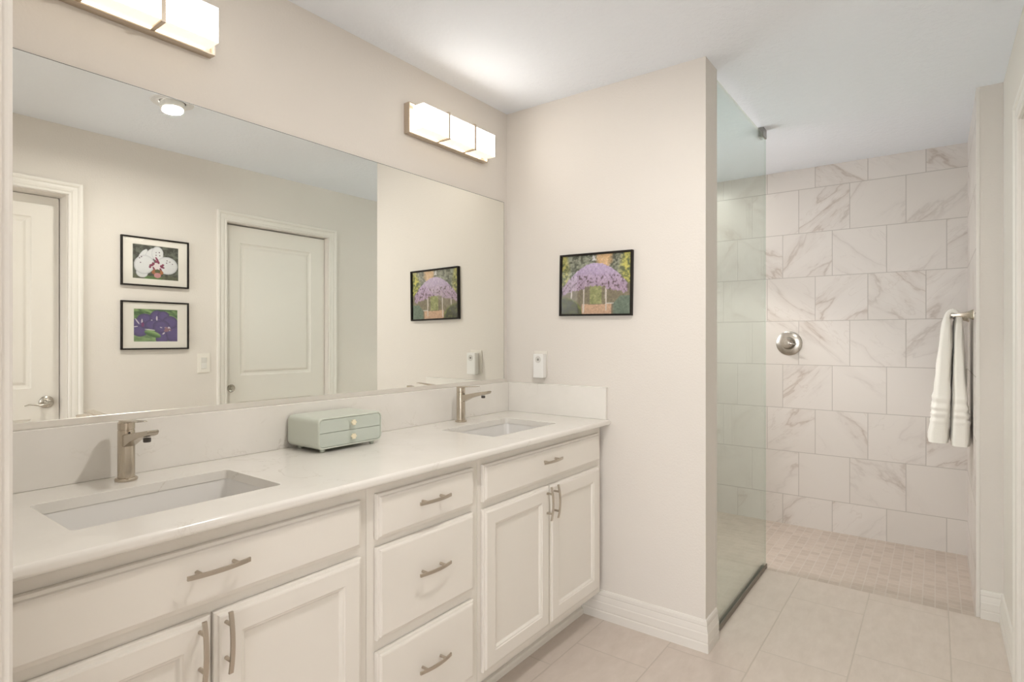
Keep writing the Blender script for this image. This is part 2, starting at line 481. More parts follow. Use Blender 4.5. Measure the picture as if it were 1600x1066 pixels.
b = box(0.07, XL, YJ0, YW, 0, CEIL); box(0.07, XL, YF, YJ1, 0, CEIL, bm=b); box(0.07, XL, YJ1, YJ0, 2.06, CEIL, bm=b)
obj('wall_left', b, WALL, kind='structure')

# unseen bedroom behind the camera, added with its wide window to supply daylight
obj('floor_bedroom', box(-2.8, -0.9, -3.6, 1.3, -0.08, 0.0, bm=box(-0.9, 0.07, 0.12, 1.3, -0.08, 0.0, bm=box(-0.9, 0.07, -3.6, -2.3, -0.08, 0.0))), plain('bedroom_floor', (0.55, 0.48, 0.40), 0.6), kind='structure')
obj('ceiling_bedroom', box(-2.8, 0.07, -3.6, 1.3, 2.60, 2.68), CEILM, kind='structure')
BX0, BX1, BZ0, BZ1 = -3.2, 0.9, 0.35, 2.35
b = box(-2.9, -2.8, -3.6, BX0, 0, 2.6); box(-2.9, -2.8, BX1, 1.3, 0, 2.6, bm=b)
box(-2.9, -2.8, BX0, BX1, 0, BZ0, bm=b); box(-2.9, -2.8, BX0, BX1, BZ1, 2.6, bm=b)
box(-2.8, 0.07, 1.3, 1.4, 0, 2.6, bm=b); box(-2.8, 0.07, -3.7, -3.6, 0, 2.6, bm=b)
box(0.0700, 0.13, YW+0.12, 1.3, 0, 2.6, bm=b); box(0.0700, 0.13, -3.6, -2.14, 0, 2.6, bm=b); box(0.0700, 0.13, -2.14, YW+0.12, CEIL+0.08, 2.6, bm=b)
obj('wall_bedroom', b, WALL, kind='structure')
b = box(-2.88, -2.83, BX0, BX1, BZ0, BZ0+0.05); box(-2.88, -2.83, BX0, BX1, BZ1-0.05, BZ1, bm=b)
for k in range(4):
    yy = BX0 + (BX1-BX0-0.05)*k/3; box(-2.88, -2.83, yy, yy+0.05, BZ0+0.05, BZ1-0.05, bm=b)
obj('added_window_2', b, TRIM, kind='structure')

CASE = [(0.0, 0.0), (0.0, 0.009), (0.003, 0.012), (0.012, 0.0125), (0.015, 0.010), (0.019, 0.0125), (0.030, 0.0145), (0.040, 0.0145),
        (0.043, 0.0125), (0.047, 0.016), (0.053, 0.019), (0.062, 0.0195), (0.066, 0.0175), (0.066, 0.0)]
obj('trim_3', u_casing(D1[0]-0.002, D1[1]+0.004, D1[2]+0.004, CASE, YF, 1), TRIM, kind='structure')
obj('trim_4', u_casing(D2[0]-0.004, D2[1]+0.004, D2[2]+0.004, CASE, YF, 1), TRIM, kind='structure')
# doorway beside the camera: jamb lining and casing (only its inner edge shows)
b = box(0.062, XL, YJ0-0.001, YJ0+0.0, 0, 2.06)
c2 = bmesh.new(); rows = []
for o, h in [(0.0, 0.0), (0.0, 0.0055), (0.0016, 0.0075), (0.0006, 0.0095), (0.0006, 0.0145), (0.004, 0.0185), (0.018, 0.0190), (0.021, 0.0165),
             (0.026, 0.019), (0.050, 0.022), (0.064, 0.022), (0.068, 0.018), (0.068, 0.0)]:
    rows.append([(XL+h, -0.812+o, 0), (XL+h, -0.812+o, 2.06+o), (XL+h, YJ1-0.006-o, 2.06+o), (XL+h, YJ1-0.006-o, 0)])
R = [[c2.verts.new(p) for p in r] for r in rows]
for k in range(len(R)-1):
    for i in range(3): c2.faces.new((R[k][i], R[k][i+1], R[k+1][i+1], R[k+1][i]))
for i in range(3): c2.faces.new((R[-1][i], R[-1][i+1], R[0][i+1], R[0][i]))
merge(b, c2)
obj('trim_5', b, TRIM, kind='structure')

BASE = [(0, 0), (0.0150, 0), (0.0150, 0.034), (0.0128, 0.038), (0.0128, 0.040), (0.0140, 0.044), (0.0140, 0.074), (0.0120, 0.079), (0.0120, 0.082), (0.0108, 0.090), (0.0090, 0.100),
        (0.0075, 0.104), (0.0090, 0.108), (0.0080, 0.121), (0.0050, 0.128), (0.0, 0.130)]
obj('baseboard_right', run_profile([(XP, -0.43), (XP, YP), (XP2-0.001, YP)], BASE, -1), TRIM, kind='structure')
obj('baseboard_front', run_profile([(D2[1]+0.070, YF), (3.388, YF), (3.388, -1.936)], BASE, 1), TRIM, kind='structure')
obj('baseboard_back', run_profile([(D1[1]+0.070, YF), (D2[0]-0.070, YF)], BASE, 1), TRIM, kind='structure')

# ------------------------------------------------------------------ the two doors across from the mirror (seen in the mirror)
def door_leaf(x0, x1, z0, z1, yf, thick, px0, px1, pans):
    """slab facing +y with moulded panels (list of z0,z1)"""
    b = bmesh.new(); t = yf
    zs = [z0]; 
    for a, c in pans: zs += [a, c]
    zs.append(z1)
    def q(xa, xb, za, zb):
        b.faces.new([b.verts.new(p) for p in ((xa, t, za), (xb, t, za), (xb, t, zb), (xa, t, zb))])
    q(x0, px0, z0, z1); q(px1, x1, z0, z1)
    for i in range(0, len(zs), 2): q(px0, px1, zs[i], zs[i+1])
    q2 = [(x0, t-thick, z0), (x1, t-thick, z0), (x1, t-thick, z1), (x0, t-thick, z1)]
    bk = [b.verts.new(p) for p in q2]; fr = [b.verts.new((p[0], t, p[2])) for p in q2]
    b.faces.new(bk)
    for i in range(4):
        j = (i+1) % 4; b.faces.new((bk[i], bk[j], fr[j], fr[i]))
    for a, c in pans:
        panel(px0, px1, a, c, [(0, t), (0.006, t-0.006), (0.016, t-0.009), (0.022, t-0.009), (0.034, t-0.003), (0.040, t-0.002)], b)
    bmesh.ops.remove_doubles(b, verts=b.verts[:], dist=1e-5)
    return b
YL1 = -2.134
d1 = obj('door_1', door_leaf(0.264, D1[1]-0.004, 0.008, D1[2]-0.003, YL1+0.0, 0.018, 0.404, 0.922, [(0.20, 0.848), (1.012, 1.940)]), DOORM, kind='structure')
hx, hz = 0.986, 0.935
b = lathe([(0.030, 0.0), (0.0335, 0.002), (0.0335, 0.005), (0.030, 0.010), (0.018, 0.014), (0.0125, 0.016), (0.0115, 0.045), (0.013, 0.050), (0.013, 0.058), (0.009, 0.061)], (hx, YL1, hz), 'y', 32)
for v in b.verts: v.co.y = YL1 + abs(v.co.y - YL1)
tube([(hx, YL1+0.052, hz-0.002), (hx-0.020, YL1+0.054, hz-0.010), (hx-0.042, YL1+0.055, hz-0.012), (hx-0.065, YL1+0.055, hz-0.006), (hx-0.085, YL1+0.054, hz-0.004), (hx-0.105, YL1+0.052, hz-0.010)],
     [0.0105, 0.0085, 0.0065, 0.0052, 0.0045, 0.003], 12, b, flat=0.8)
lathe([(0.004, 0.061), (0.004, 0.0625), (0.0, 0.0625)], (hx, YL1, hz), '-y', 12, b, mi=0)
hnd = obj('door_handle', b, SATIN, d1, True); hnd['label'] = 'satin nickel lever on a round rosette'
YL2 = -2.060
d2 = obj('door_2', door_leaf(1.913, 2.701, 0.008, D2[2]-0.008, YL2, 0.034, 2.028, 2.581, [(0.20, 0.848), (1.026, 1.938)]), DOORM, kind='structure')
b = lathe([(0.020, 0.0), (0.026, 0.0), (0.027, 0.003), (0.024, 0.004), (0.022, 0.0025), (0.020, 0.0012), (0.0, 0.0012)], (1.966, YL2, 0.945), '-y', 32)
for v in b.verts: v.co.y = YL2 + abs(v.co.y - YL2)
box(1.960, 1.972, YL2+0.001, YL2+0.003, 0.933, 0.959, 0.001, bm=b); box(1.962, 1.970, YL2+0.002, YL2+0.006, 0.944, 0.948, 0.001, bm=b)
hnd = obj('door_pull', b, SATIN, d2, True); hnd['label'] = 'round satin nickel flush pull of the sliding door'

# ------------------------------------------------------------------ vanity: three cabinet units
YD, YFR = -0.560, -0.540          # door face, face-frame face
ZB, ZT = 0.125, 0.889
SLAB = [(0.0, YFR-0.001), (0.0, -0.5500), (0.0012, -0.5525), (0.0075, -0.5540), (0.0095, -0.5585), (0.013, YD)]
SHAKER = SLAB + [(0.056, YD), (0.0585, -0.5575), (0.063, -0.5565), (0.068, -0.5505), (0.070, -0.5495)]

def arch_pull(cx, cz, vert, parent, L=0.130):
    """flat arched bar on two posts; vert: stands upright"""
    h = L/2; N = 12; w = 0.0045; rings = []
    for i in range(N+1):
        t = -h + L*i/N; bow = 0.0175 + 0.0085*(1-(t/h)**2)
        y = YD - bow
        if vert: rings.append([(cx-w, y, cz+t), (cx+w, y, cz+t), (cx+w, y-0.0048, cz+t), (cx-w, y-0.0048, cz+t)])
        else: rings.append([(cx+t, y, cz-w), (cx+t, y, cz+w), (cx+t, y-0.0048, cz+w), (cx+t, y-0.0048, cz-w)])
    b = loft(rings)
    for s in (-1, 1):
        c = (cx, YD, cz+s*0.038) if vert else (cx+s*0.038, YD, cz)
        b2 = lathe([(0.0042, 0.0), (0.0042, 0.026)], c, '-y', 12)
        for v in b2.verts: v.co.y = YD - abs(v.co.y-YD)
        merge(b, b2)
    return obj('handle', b, NICKELX, parent, True)

def carcass(x0, x1, parent, openings, wall_r=False):
    b = box(x0+0.0005, x1-0.0005, -0.521, -0.001, ZB, ZB+0.018)
    box(x0+0.0005, x0+0.018, -0.521, -0.001, ZB+0.018, ZT-0.001, bm=b); box(x1-0.018, x1-0.0005, -0.521, -0.001, ZB+0.018, ZT-0.001, bm=b)
    box(x0+0.018, x1-0.018, -0.008, -0.001, ZB+0.018, ZT-0.02, bm=b)
    obj('carcass', b, CAB, parent)
    b = box(x0+0.0006, x1-0.0006, YFR, -0.521, ZB, ZT-0.001, 0.0008, 1)
    obj('face_frame', b, CAB, parent)
    obj('toe_kick', box(x0+0.0005, x1-0.0005, -0.442, -0.430, 0.0, ZB), CAB, parent)
    obj('shoe_moulding', extrude_poly([(-0.442, 0.0), (-0.455, 0.0), (-0.4545, 0.018), (-0.451, 0.025), (-0.442, 0.029)], 'x', x0+0.0005, x1-0.0005), CAB, parent)

def door(x0, x1, z0, z1, parent):
    return obj('door', panel(x0, x1, z0, z1, SHAKER, back=True), CAB, parent)
def drawer(x0, x1, z0, z1, parent, name='drawer'):
    return obj(name, panel(x0, x1, z0, z1, SLAB, back=True), CAB, parent)

c1 = thing('vanity_cabinet', 'cream sink cabinet with drawer front over two doors, beside the doorway, under the nearer basin', 'cabinet', (0.595, -0.27, 0), 'vanity cabinet units')
carcass(XL+0.002, 1.0, c1, None)
d = drawer(0.207, 0.974, 0.728, 0.853, c1); arch_pull(0.590, 0.803, False, d)
d = door(0.207, 0.5835, 0.155, 0.703, c1); arch_pull(0.558, 0.640, True, d)
d = door(0.5895, 0.974, 0.155, 0.703, c1); arch_pull(0.612, 0.640, True, d)
c2_ = thing('vanity_cabinet', 'cream cabinet of three stacked drawers between the two sink cabinets', 'cabinet', (1.23, -0.27, 0), 'vanity cabinet units')
carcass(1.0, 1.463, c2_, None)
for za, zb, zh in ((0.732, 0.857, 0.803), (0.456, 0.710, 0.596), (0.170, 0.424, 0.314)):
    d = drawer(1.027, 1.430, za, zb, c2_); arch_pull(1.2285, zh, False, d)
c3 = thing('vanity_cabinet', 'cream sink cabinet with drawer front over two doors, against the partition wall', 'cabinet', (1.90, -0.27, 0), 'vanity cabinet units')
carcass(1.463, XP-0.015, c3, None)
d = drawer(1.481, 2.298, 0.730, 0.856, c3); arch_pull(1.880, 0.806, False, d)
d = door(1.481, 1.8855, 0.155, 0.705, c3); arch_pull(1.862, 0.641, True, d)
d = door(1.8915, 2.298, 0.155, 0.705, c3); arch_pull(1.912, 0.641, True, d)

# countertop with two rounded cut-outs
HOLES = [(0.3735, 0.8105), (1.6735, 2.1105)]; HY0, HY1 = -0.447, -0.171
def counter():
    x0, x1, y0, y1 = XL+0.0005, XP-0.0005, -0.587, YW-0.0005
    b = bmesh.new(); loops = [[(x0, y0), (x1, y0), (x1, y1), (x0, y1)]] + [rrect(a, c, HY0, HY1, 0.012, 4) for a, c in HOLES]
    es = []
    for L in loops:
        vs = [b.verts.new((p[0], p[1], CT)) for p in L]
        for i in range(len(vs)): es.append(b.edges.new((vs[i], vs[(i+1) % len(vs)])))
    bmesh.ops.triangle_fill(b, edges=es, use_beauty=True, use_dissolve=False)
    b.faces.ensure_lookup_table()
    for f in list(b.faces):                      # drop faces filled inside a cut-out
        c = f.calc_center_median()
        for a, d_ in HOLES:
            if a < c.x < d_ and HY0 < c.y < HY1 and all(a-1e-4 <= v.co.x <= d_+1e-4 and HY0-1e-4 <= v.co.y <= HY1+1e-4 for v in f.verts):
                b.faces.remove(f); break
    r = bmesh.ops.extrude_face_region(b, geom=b.faces[:])
    for v in [g for g in r['geom'] if isinstance(g, bmesh.types.BMVert)]: v.co.z = CT-0.0245
    bmesh.ops.recalc_face_normals(b, faces=b.faces[:])
    fe = [e for e in b.edges if all(abs(v.co.y-y0) < 1e-5 for v in e.verts) and abs(e.verts[0].co.z-e.verts[1].co.z) < 1e-5]
    bmesh.ops.bevel(b, geom=fe, offset=0.009, segments=5, affect='EDGES', profile=0.5)
    he = [e for e in b.edges if all(abs(v.co.z-CT) < 1e-5 and v.co.y > HY0-0.01 and v.co.y < HY1+0.01 for v in e.verts) and len(e.link_faces) == 2 and e.calc_face_angle(0) > 1.0]
    bmesh.ops.bevel(b, geom=he, offset=0.0018, segments=2, affect='EDGES', profile=0.5)
    return b
ct = obj('countertop', counter(), QUARTZ, None, True)
tag(ct, 'long cream veined quartz countertop with two sink cut-outs on the vanity cabinets', 'countertop')
bs = obj('backsplash', box(XL+0.001, XP-0.0005, -0.02, YW-0.0005, CT+0.0002, 1.0595, 0.0012, 1), QUARTZ)
tag(bs, 'long low quartz backsplash strip under the mirror', 'backsplash')
bs = obj('side_splash', box(XP-0.02, XP-0.0005, -0.572, -0.0203, CT+0.0002, 1.0595, 0.0012, 1), QUARTZ)
tag(bs, 'short quartz splash strip at the counter end on the partition wall', 'backsplash')

def sink(hx0, hx1, label):
    cx = (hx0+hx1)/2
    t = thing('undermount_sink', label, 'sink', (cx, -0.309, 0.74), 'rectangular undermount sinks')
    zr = CT-0.0250
    def R(ins, z, r): return [(x, y, z) for x, y in rrect(hx0+ins, hx1-ins, HY0+ins, HY1-ins, r, 6)]
    inner = [R(-0.012, zr, 0.030), R(-0.003, zr, 0.022), R(-0.002, zr-0.003, 0.022), R(0.003, zr-0.06, 0.026), R(0.008, zr-0.095, 0.03), R(0.018, zr-0.115, 0.04), R(0.036, zr-0.125, 0.04), R(0.115, zr-0.131, 0.02)]
    outer = [R(0.020, zr-0.142, 0.03), R(0.0, zr-0.11, 0.035), R(-0.012, zr-0.02, 0.03)]
    b = loft(inner + outer[0:1] + outer[1:] + [R(-0.012, zr, 0.030)], closed_ends=False)
    # close the bowl floor
    b2 = bmesh.new(); vs = [b2.verts.new(p) for p in R(0.115, zr-0.131, 0.02)]; b2.faces.new(vs); merge(b, b2)
    bmesh.ops.remove_doubles(b, verts=b.verts[:], dist=1e-6)
    obj('basin', b, CERAMIC, t, True)
    obj('drain', lathe([(0.0, 0.006), (0.013, 0.006), (0.020, 0.004), (0.026, 0.003), (0.031, 0.0012), (0.031, 0.0)], (cx, -0.309, zr-0.1308), 'z', 32), CHROME, t, True)
    return t
sink(*HOLES[0], 'white rectangular undermount sink beside the doorway, left of the mint jewellery box')
sink(*HOLES[1], 'white rectangular undermount sink at the partition wall end of the counter')

def faucet(cx, cy, label):
    t = thing('sink_faucet', label, 'faucet', (cx, cy, CT), 'brushed nickel sink faucets')
    z = CT+0.0003
    obj('base_flange', lathe([(0.0245, z), (0.0255, z+0.0015), (0.0255, z+0.0055), (0.0235, z+0.0075), (0.0205, z+0.0085)], (cx, cy, 0), 'z', 40), NICKEL, t, True)
    b = lathe([(0.0193, z+0.008), (0.0193, z+0.129), (0.0185, z+0.130)], (cx, cy, 0), 'z', 40)
    obj('body', b, NICKEL, t, True)
    # spout: flat-sided bar rising toward the basin, thick at the body and thin at the tip
    prof = [(cy+0.004, z+0.119), (cy+0.004, z+0.086), (cy-0.020, z+0.090), (cy-0.060, z+0.108), (cy-0.105, z+0.121), (cy-0.140, z+0.1275), (cy-0.158, z+0.133), (cy-0.163, z+0.139),
            (cy-0.164, z+0.1435), (cy-0.160, z+0.145), (cy-0.090, z+0.1335), (cy-0.030, z+0.122)]
    b = extrude_poly(prof, 'x', cx-0.0135, cx+0.0135)
    es = [e for e in b.edges if abs(e.verts[0].co.x-e.verts[1].co.x) < 1e-6]
    bmesh.ops.bevel(b, geom=es, offset=0.0022, segments=2, affect='EDGES', profile=0.5)
    sp = obj('spout', b, NICKEL, t, True)
    obj('aerator', lathe([(0.0085, z+0.1225), (0.0085, z+0.114), (0.0075, z+0.1125), (0.006, z+0.1125), (0.006, z+0.1155), (0, z+0.1155)], (cx, cy-0.128, 0), 'z', 24), DARKM, sp, True)
    # cap and lever
    b = lathe([(0.0178, z+0.130), (0.0178, z+0.132), (0.0193, z+0.1328), (0.0193, z+0.150), (0.0180, z+0.1515), (0, z+0.152)], (cx, cy, 0), 'z', 40)
    obj('cap', b, NICKEL, t, True)
    lv = [(cy+0.018, z+0.1515), (cy+0.018, z+0.1545), (cy, z+0.1565), (cy-0.050, z+0.159), (cy-0.098, z+0.1615), (cy-0.100, z+0.1605), (cy-0.098, z+0.1590), (cy-0.050, z+0.1555), (cy-0.016, z+0.1515)]
    b = extrude_poly(lv, 'x', cx-0.0115, cx+0.0115)
    obj('lever', b, NICKEL, t, True)
    sc_ = lathe([(0.0028, 0.0), (0.0028, 0.0009), (0, 0.0009)], (cx-0.0001, cy-0.0195+0.0004, z+0.1245), '-y', 12)
    obj('set_screw', sc_, DARKM, t)
    return t
faucet(0.592, -0.085, 'brushed nickel single-lever faucet at the sink beside the doorway')
faucet(1.892, -0.085, 'brushed nickel single-lever faucet at the sink near the partition wall')

# ------------------------------------------------------------------ mirror
t = thing('vanity_mirror', 'wide frameless wall mirror in a thin metal channel above the backsplash', 'mirror', (1.28, 0.003, 1.06))
mx0, mx1, mz0, mz1 = XL+0.03, 2.318, 1.0635, 1.978
b = box(mx0, mx1, 0.0, 0.0055, mz0, mz1)
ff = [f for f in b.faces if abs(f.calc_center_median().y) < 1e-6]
bmesh.ops.inset_region(b, faces=ff, thickness=0.0022, depth=0.0)  # dark front rim stands for the bevel and the gap shadow around it
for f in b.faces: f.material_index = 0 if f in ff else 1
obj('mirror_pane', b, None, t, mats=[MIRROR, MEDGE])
obj('bottom_channel', extrude_poly([(0.0058, 1.0597), (0.0058, 1.0630), (-0.0012, 1.0630), (-0.0012, 1.0765), (-0.0035, 1.0775), (-0.0038, 1.0765), (-0.0038, 1.0615), (-0.003, 1.0597)], 'x', mx0, mx1+0.001), ALU, t)

# ------------------------------------------------------------------ vanity lights
def vanity_light(cx, label):
    z0, z1 = 2.135, 2.262
    t = thing('vanity_light', label, 'light fixture', (cx, 0.0, z0), 'bar lights over the mirror')
    x0, x1 = cx-0.257, cx+0.257
    # tray-shaped back plate with a raised lip
    b = box(x0, x1, -0.010, YW-0.0003, z0, z1, 0.001, 1)
    for bx in ((x0, x1, z0, z0+0.004), (x0, x1, z1-0.004, z1), (x0, x0+0.004, z0+0.004, z1-0.004), (x1-0.004, x1, z0+0.004, z1-0.004)):
        box(bx[0], bx[1], -0.026, -0.010, bx[2], bx[3], bm=b)
    obj('back_plate', b, FIXT, t)
    g = box(cx-0.238, cx+0.238, -0.088, -0.0265, z0+0.010, z1-0.012, 0.004, 3)
    for f in g.faces: f.material_index = 0 if abs(f.normal.y) > 0.8 else (1 if abs(f.normal.z) > 0.6 else 2)
    bmesh.ops.recalc_face_normals(g, faces=g.faces[:])
    for f in g.faces: f.material_index = 0 if abs(f.normal.y) > 0.8 else (1 if abs(f.normal.z) > 0.6 else 2)
    obj('glass_shade', g, None, t, True, mats=[LAMPG, LAMPS, LAMPE])
    for s in (-1, 1):
        xb = cx + s*0.086
        b = box(xb-0.006, xb+0.006, -0.0945, -0.0885, z0+0.004, z1-0.006, 0.0008, 1)
        box(xb-0.006, xb+0.006, -0.0885, -0.024, z1-0.0115, z1-0.006, 0.0008, 1, bm=b)
        box(xb-0.006, xb+0.006, -0.0885, -0.024, z0+0.004, z0+0.0095, 0.0008, 1, bm=b)
        obj('bracket', b, FIXT, t)
    return t
vanity_light(0.592, 'three-section lit bar light above the sink beside the doorway')
vanity_light(1.896, 'three-section lit bar light near the partition wall corner')

# ------------------------------------------------------------------ recessed lights in the ceiling
def downlight(x, y, label, watts, tilt=0.0, cone=None, warm=(1.0, 0.965, 0.92)):
    t = thing('recessed_light', label, 'ceiling light', (x, y, CEIL-0.03))
    b = lathe([(0.058, CEIL-0.0015), (0.060, CEIL-0.005), (0.068, CEIL-0.006), (0.070, CEIL-0.003), (0.078, CEIL-0.0035), (0.080, CEIL-0.005), (0.092, CEIL-0.005), (0.095, CEIL-0.0002)], (x, y, 0), 'z', 48, cap=False)
    obj('trim_ring', b, plain('white_trim', (0.80, 0.80, 0.80), 0.4), t, True)
    obj('recess_shade', lathe([(0.0585, CEIL-0.0010), (0.0, CEIL-0.0010)], (x, y, 0), 'z', 48, cap=False), DARKM, t)  # flat dark disc stands for the shaded gap, no hole is cut
    rot = Matrix.Rotation(tilt, 3, 'X')
    obj('lamp_collar', lathe([(0.047, 0.006), (0.054, 0.004), (0.054, -0.020), (0.050, -0.024), (0.046, -0.024), (0.046, -0.022)], (x, y, CEIL-0.012), 'z', 48, rot=rot, cap=False), WHITEP, t, True)
    obj('lens', lathe([(0.046, -0.0222), (0.0, -0.0222)], (x, y, CEIL-0.012), 'z', 48, rot=rot, cap=False), LENS, t)
    L = bpy.data.lights.new('lamp', 'SPOT' if cone else 'AREA')
    L.energy = watts; L.color = warm
    if cone: L.spot_size = cone; L.spot_blend = 0.35; L.shadow_soft_size = 0.045
    else: L.shape = 'DISK'; L.size = 0.09
    lo = bpy.data.objects.new('lamp', L); SC.collection.objects.link(lo); lo.parent = t
    lo.location = (0, 0, 0.03-0.042); lo.rotation_euler = (tilt, 0, 0)
    return t
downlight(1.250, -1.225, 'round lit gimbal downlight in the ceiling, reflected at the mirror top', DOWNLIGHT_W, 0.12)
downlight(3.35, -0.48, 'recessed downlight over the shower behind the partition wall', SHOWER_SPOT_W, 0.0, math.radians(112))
downlight(3.95, -0.40, 'added unseen fill downlight over the shower near the tiled end wall', SHOWER_FILL_W)  # second shower light, added out of view to brighten the tiles

# ------------------------------------------------------------------ pictures
def hsh(i, j, s=0):
    n = (i*374761393 + j*668265263 + s*144665) & 0xffffffff
    n = ((n ^ (n >> 13))*1274126177) & 0xffffffff
    return ((n ^ (n >> 16)) & 0xffff)/65535.0
def vn(x, y, s=0):
    i, j = math.floor(x), math.floor(y); fx, fy = x-i, y-j
    fx = fx*fx*(3-2*fx); fy = fy*fy*(3-2*fy)
    return (hsh(i, j, s)*(1-fx)+hsh(i+1, j, s)*fx)*(1-fy) + (hsh(i, j+1, s)*(1-fx)+hsh(i+1, j+1, s)*fx)*fy
def fbm(x, y, s=0, o=3):
    v = a = 0; w = 1.0
    for k in range(o): v += w*vn(x*2**k, y*2**k, s+k); a += w; w *= 0.6
    return v/a
def mixc(a, b, t): t = max(0, min(1, t)); return tuple(a[i]*(1-t)+b[i]*t for i in range(3))
def sm(a, b, x): t = max(0, min(1, (x-a)/(b-a))); return t*t*(3-2*t)
def srgb(r, g, b_): return tuple((c/255)**2.2 for c in (r, g, b_))

def art_garden(u, v):
    """u right, v up: flowering canopy on slim posts in a garden"""
    n = fbm(u*30, v*26, 1); n2 = fbm(u*9, v*8, 5)
    c = mixc(srgb(60, 68, 54), srgb(158, 162, 142), sm(0.3, 0.75, n))
    c = mixc(c, srgb(150, 160, 140), 0.25*sm(0.4, 0.7, n2))
    # orange tree, pale sky gap, yellow-green trees at both edges
    c = mixc(c, mixc(srgb(205, 160, 105), srgb(238, 205, 160), n), sm(0.13, 0.07, abs(u-0.62)+0.25*(0.12-min(v-0.78, 0.12))+0.1*(n2-0.5)) if v > 0.66 else 0)
    c = mixc(c, srgb(230, 228, 232), sm(0.55, 0.7, n)*sm(0.09, 0.03, abs(u-0.48)) if v > 0.83 else 0)
    e = sm(0.17-0.10*abs(v-0.7)*2, 0.05, u + 0.05*(n-0.5))
    if v > 0.42: c = mixc(c, mixc(srgb(96, 108, 52), srgb(206, 198, 92), sm(0.3, 0.7, n)), e*0.85)
    e = sm(0.80+0.25*abs(v-0.75), 0.92, u + 0.05*(n-0.5))
    if v > 0.42: c = mixc(c, mixc(srgb(88, 104, 50), srgb(214, 206, 90), sm(0.3, 0.7, n)), e*0.85)
    # shaded space beneath the canopy
    if v < 0.5:
        c = mixc(srgb(92, 84, 70), srgb(150, 140, 112), n)
        if 0.42 < u < 0.60 and v > 0.17: c = mixc(c, mixc(srgb(110, 128, 60), srgb(190, 190, 130), n), 0.8)
    # brick path
    if v < 0.17 + 0.01*math.sin(u*9) and 0.30 < u < 0.74: c = mixc(srgb(190, 150, 122), srgb(222, 184, 152), n)
    # posts
    for px, w, top, bot in ((0.335, 0.011, 0.45, 0.02), (0.655, 0.011, 0.45, 0.06), (0.15, 0.008, 0.45, 0.2), (0.78, 0.007, 0.2, 0.02)):
        if abs(u-px-0.03*(px-0.5)*(0.45-v)*3) < w and bot < v < top: c = mixc(c, srgb(222, 214, 204), 0.85)
    if 0.66 < u < 0.80 and abs(v-0.18) < 0.008: c = srgb(200, 198, 190)
    # hedges at the lower corners
    if (u/0.31)**2 + (v/0.30)**2 < 1 + 0.1*(n-0.5): c = mixc(srgb(42, 48, 26), srgb(128, 136, 66), sm(0.35, 0.9, n)*0.6 + 0.5*sm(0.7, 1, (u/0.31)**2+(v/0.30)**2))
    if u > 0.76 and v < 0.30-0.9*max(0, 0.86-u)**1.0*1.5:
        c = mixc(srgb(70, 92, 78), srgb(128, 146, 128), n)
    # canopy
    top = 0.86 - 0.42*(abs(u-0.50)/0.50)**1.9
    low = 0.33 + 0.11*math.sin(max(0.0, min(1.0, u))*math.pi) + 0.07*(fbm(u*40, 2.0, 9)-0.5) + (0.035 if abs(u-0.5) < 0.15 else 0)
    if v < top + 0.03*(n-0.5) and v > low and u < 0.955:
        f = fbm(u*46, v*30, 20); k = sm(0.86, 0.42, v)
        a = mixc(srgb(172, 150, 196), srgb(216, 200, 228), f)
        dkk = mixc(srgb(120, 92, 128), srgb(206, 180, 200), f)
        c = mixc(a, dkk, k*0.9)
        if f < 0.36 and v < 0.66: c = srgb(98, 78, 88)
    g_ = 0.78 + 0.5*hsh(int(u*150), int(v*118), 77)
    c = tuple(min(1, q*g_) for q in c)
    return mixc(c, srgb(176, 170, 160), 0.16)

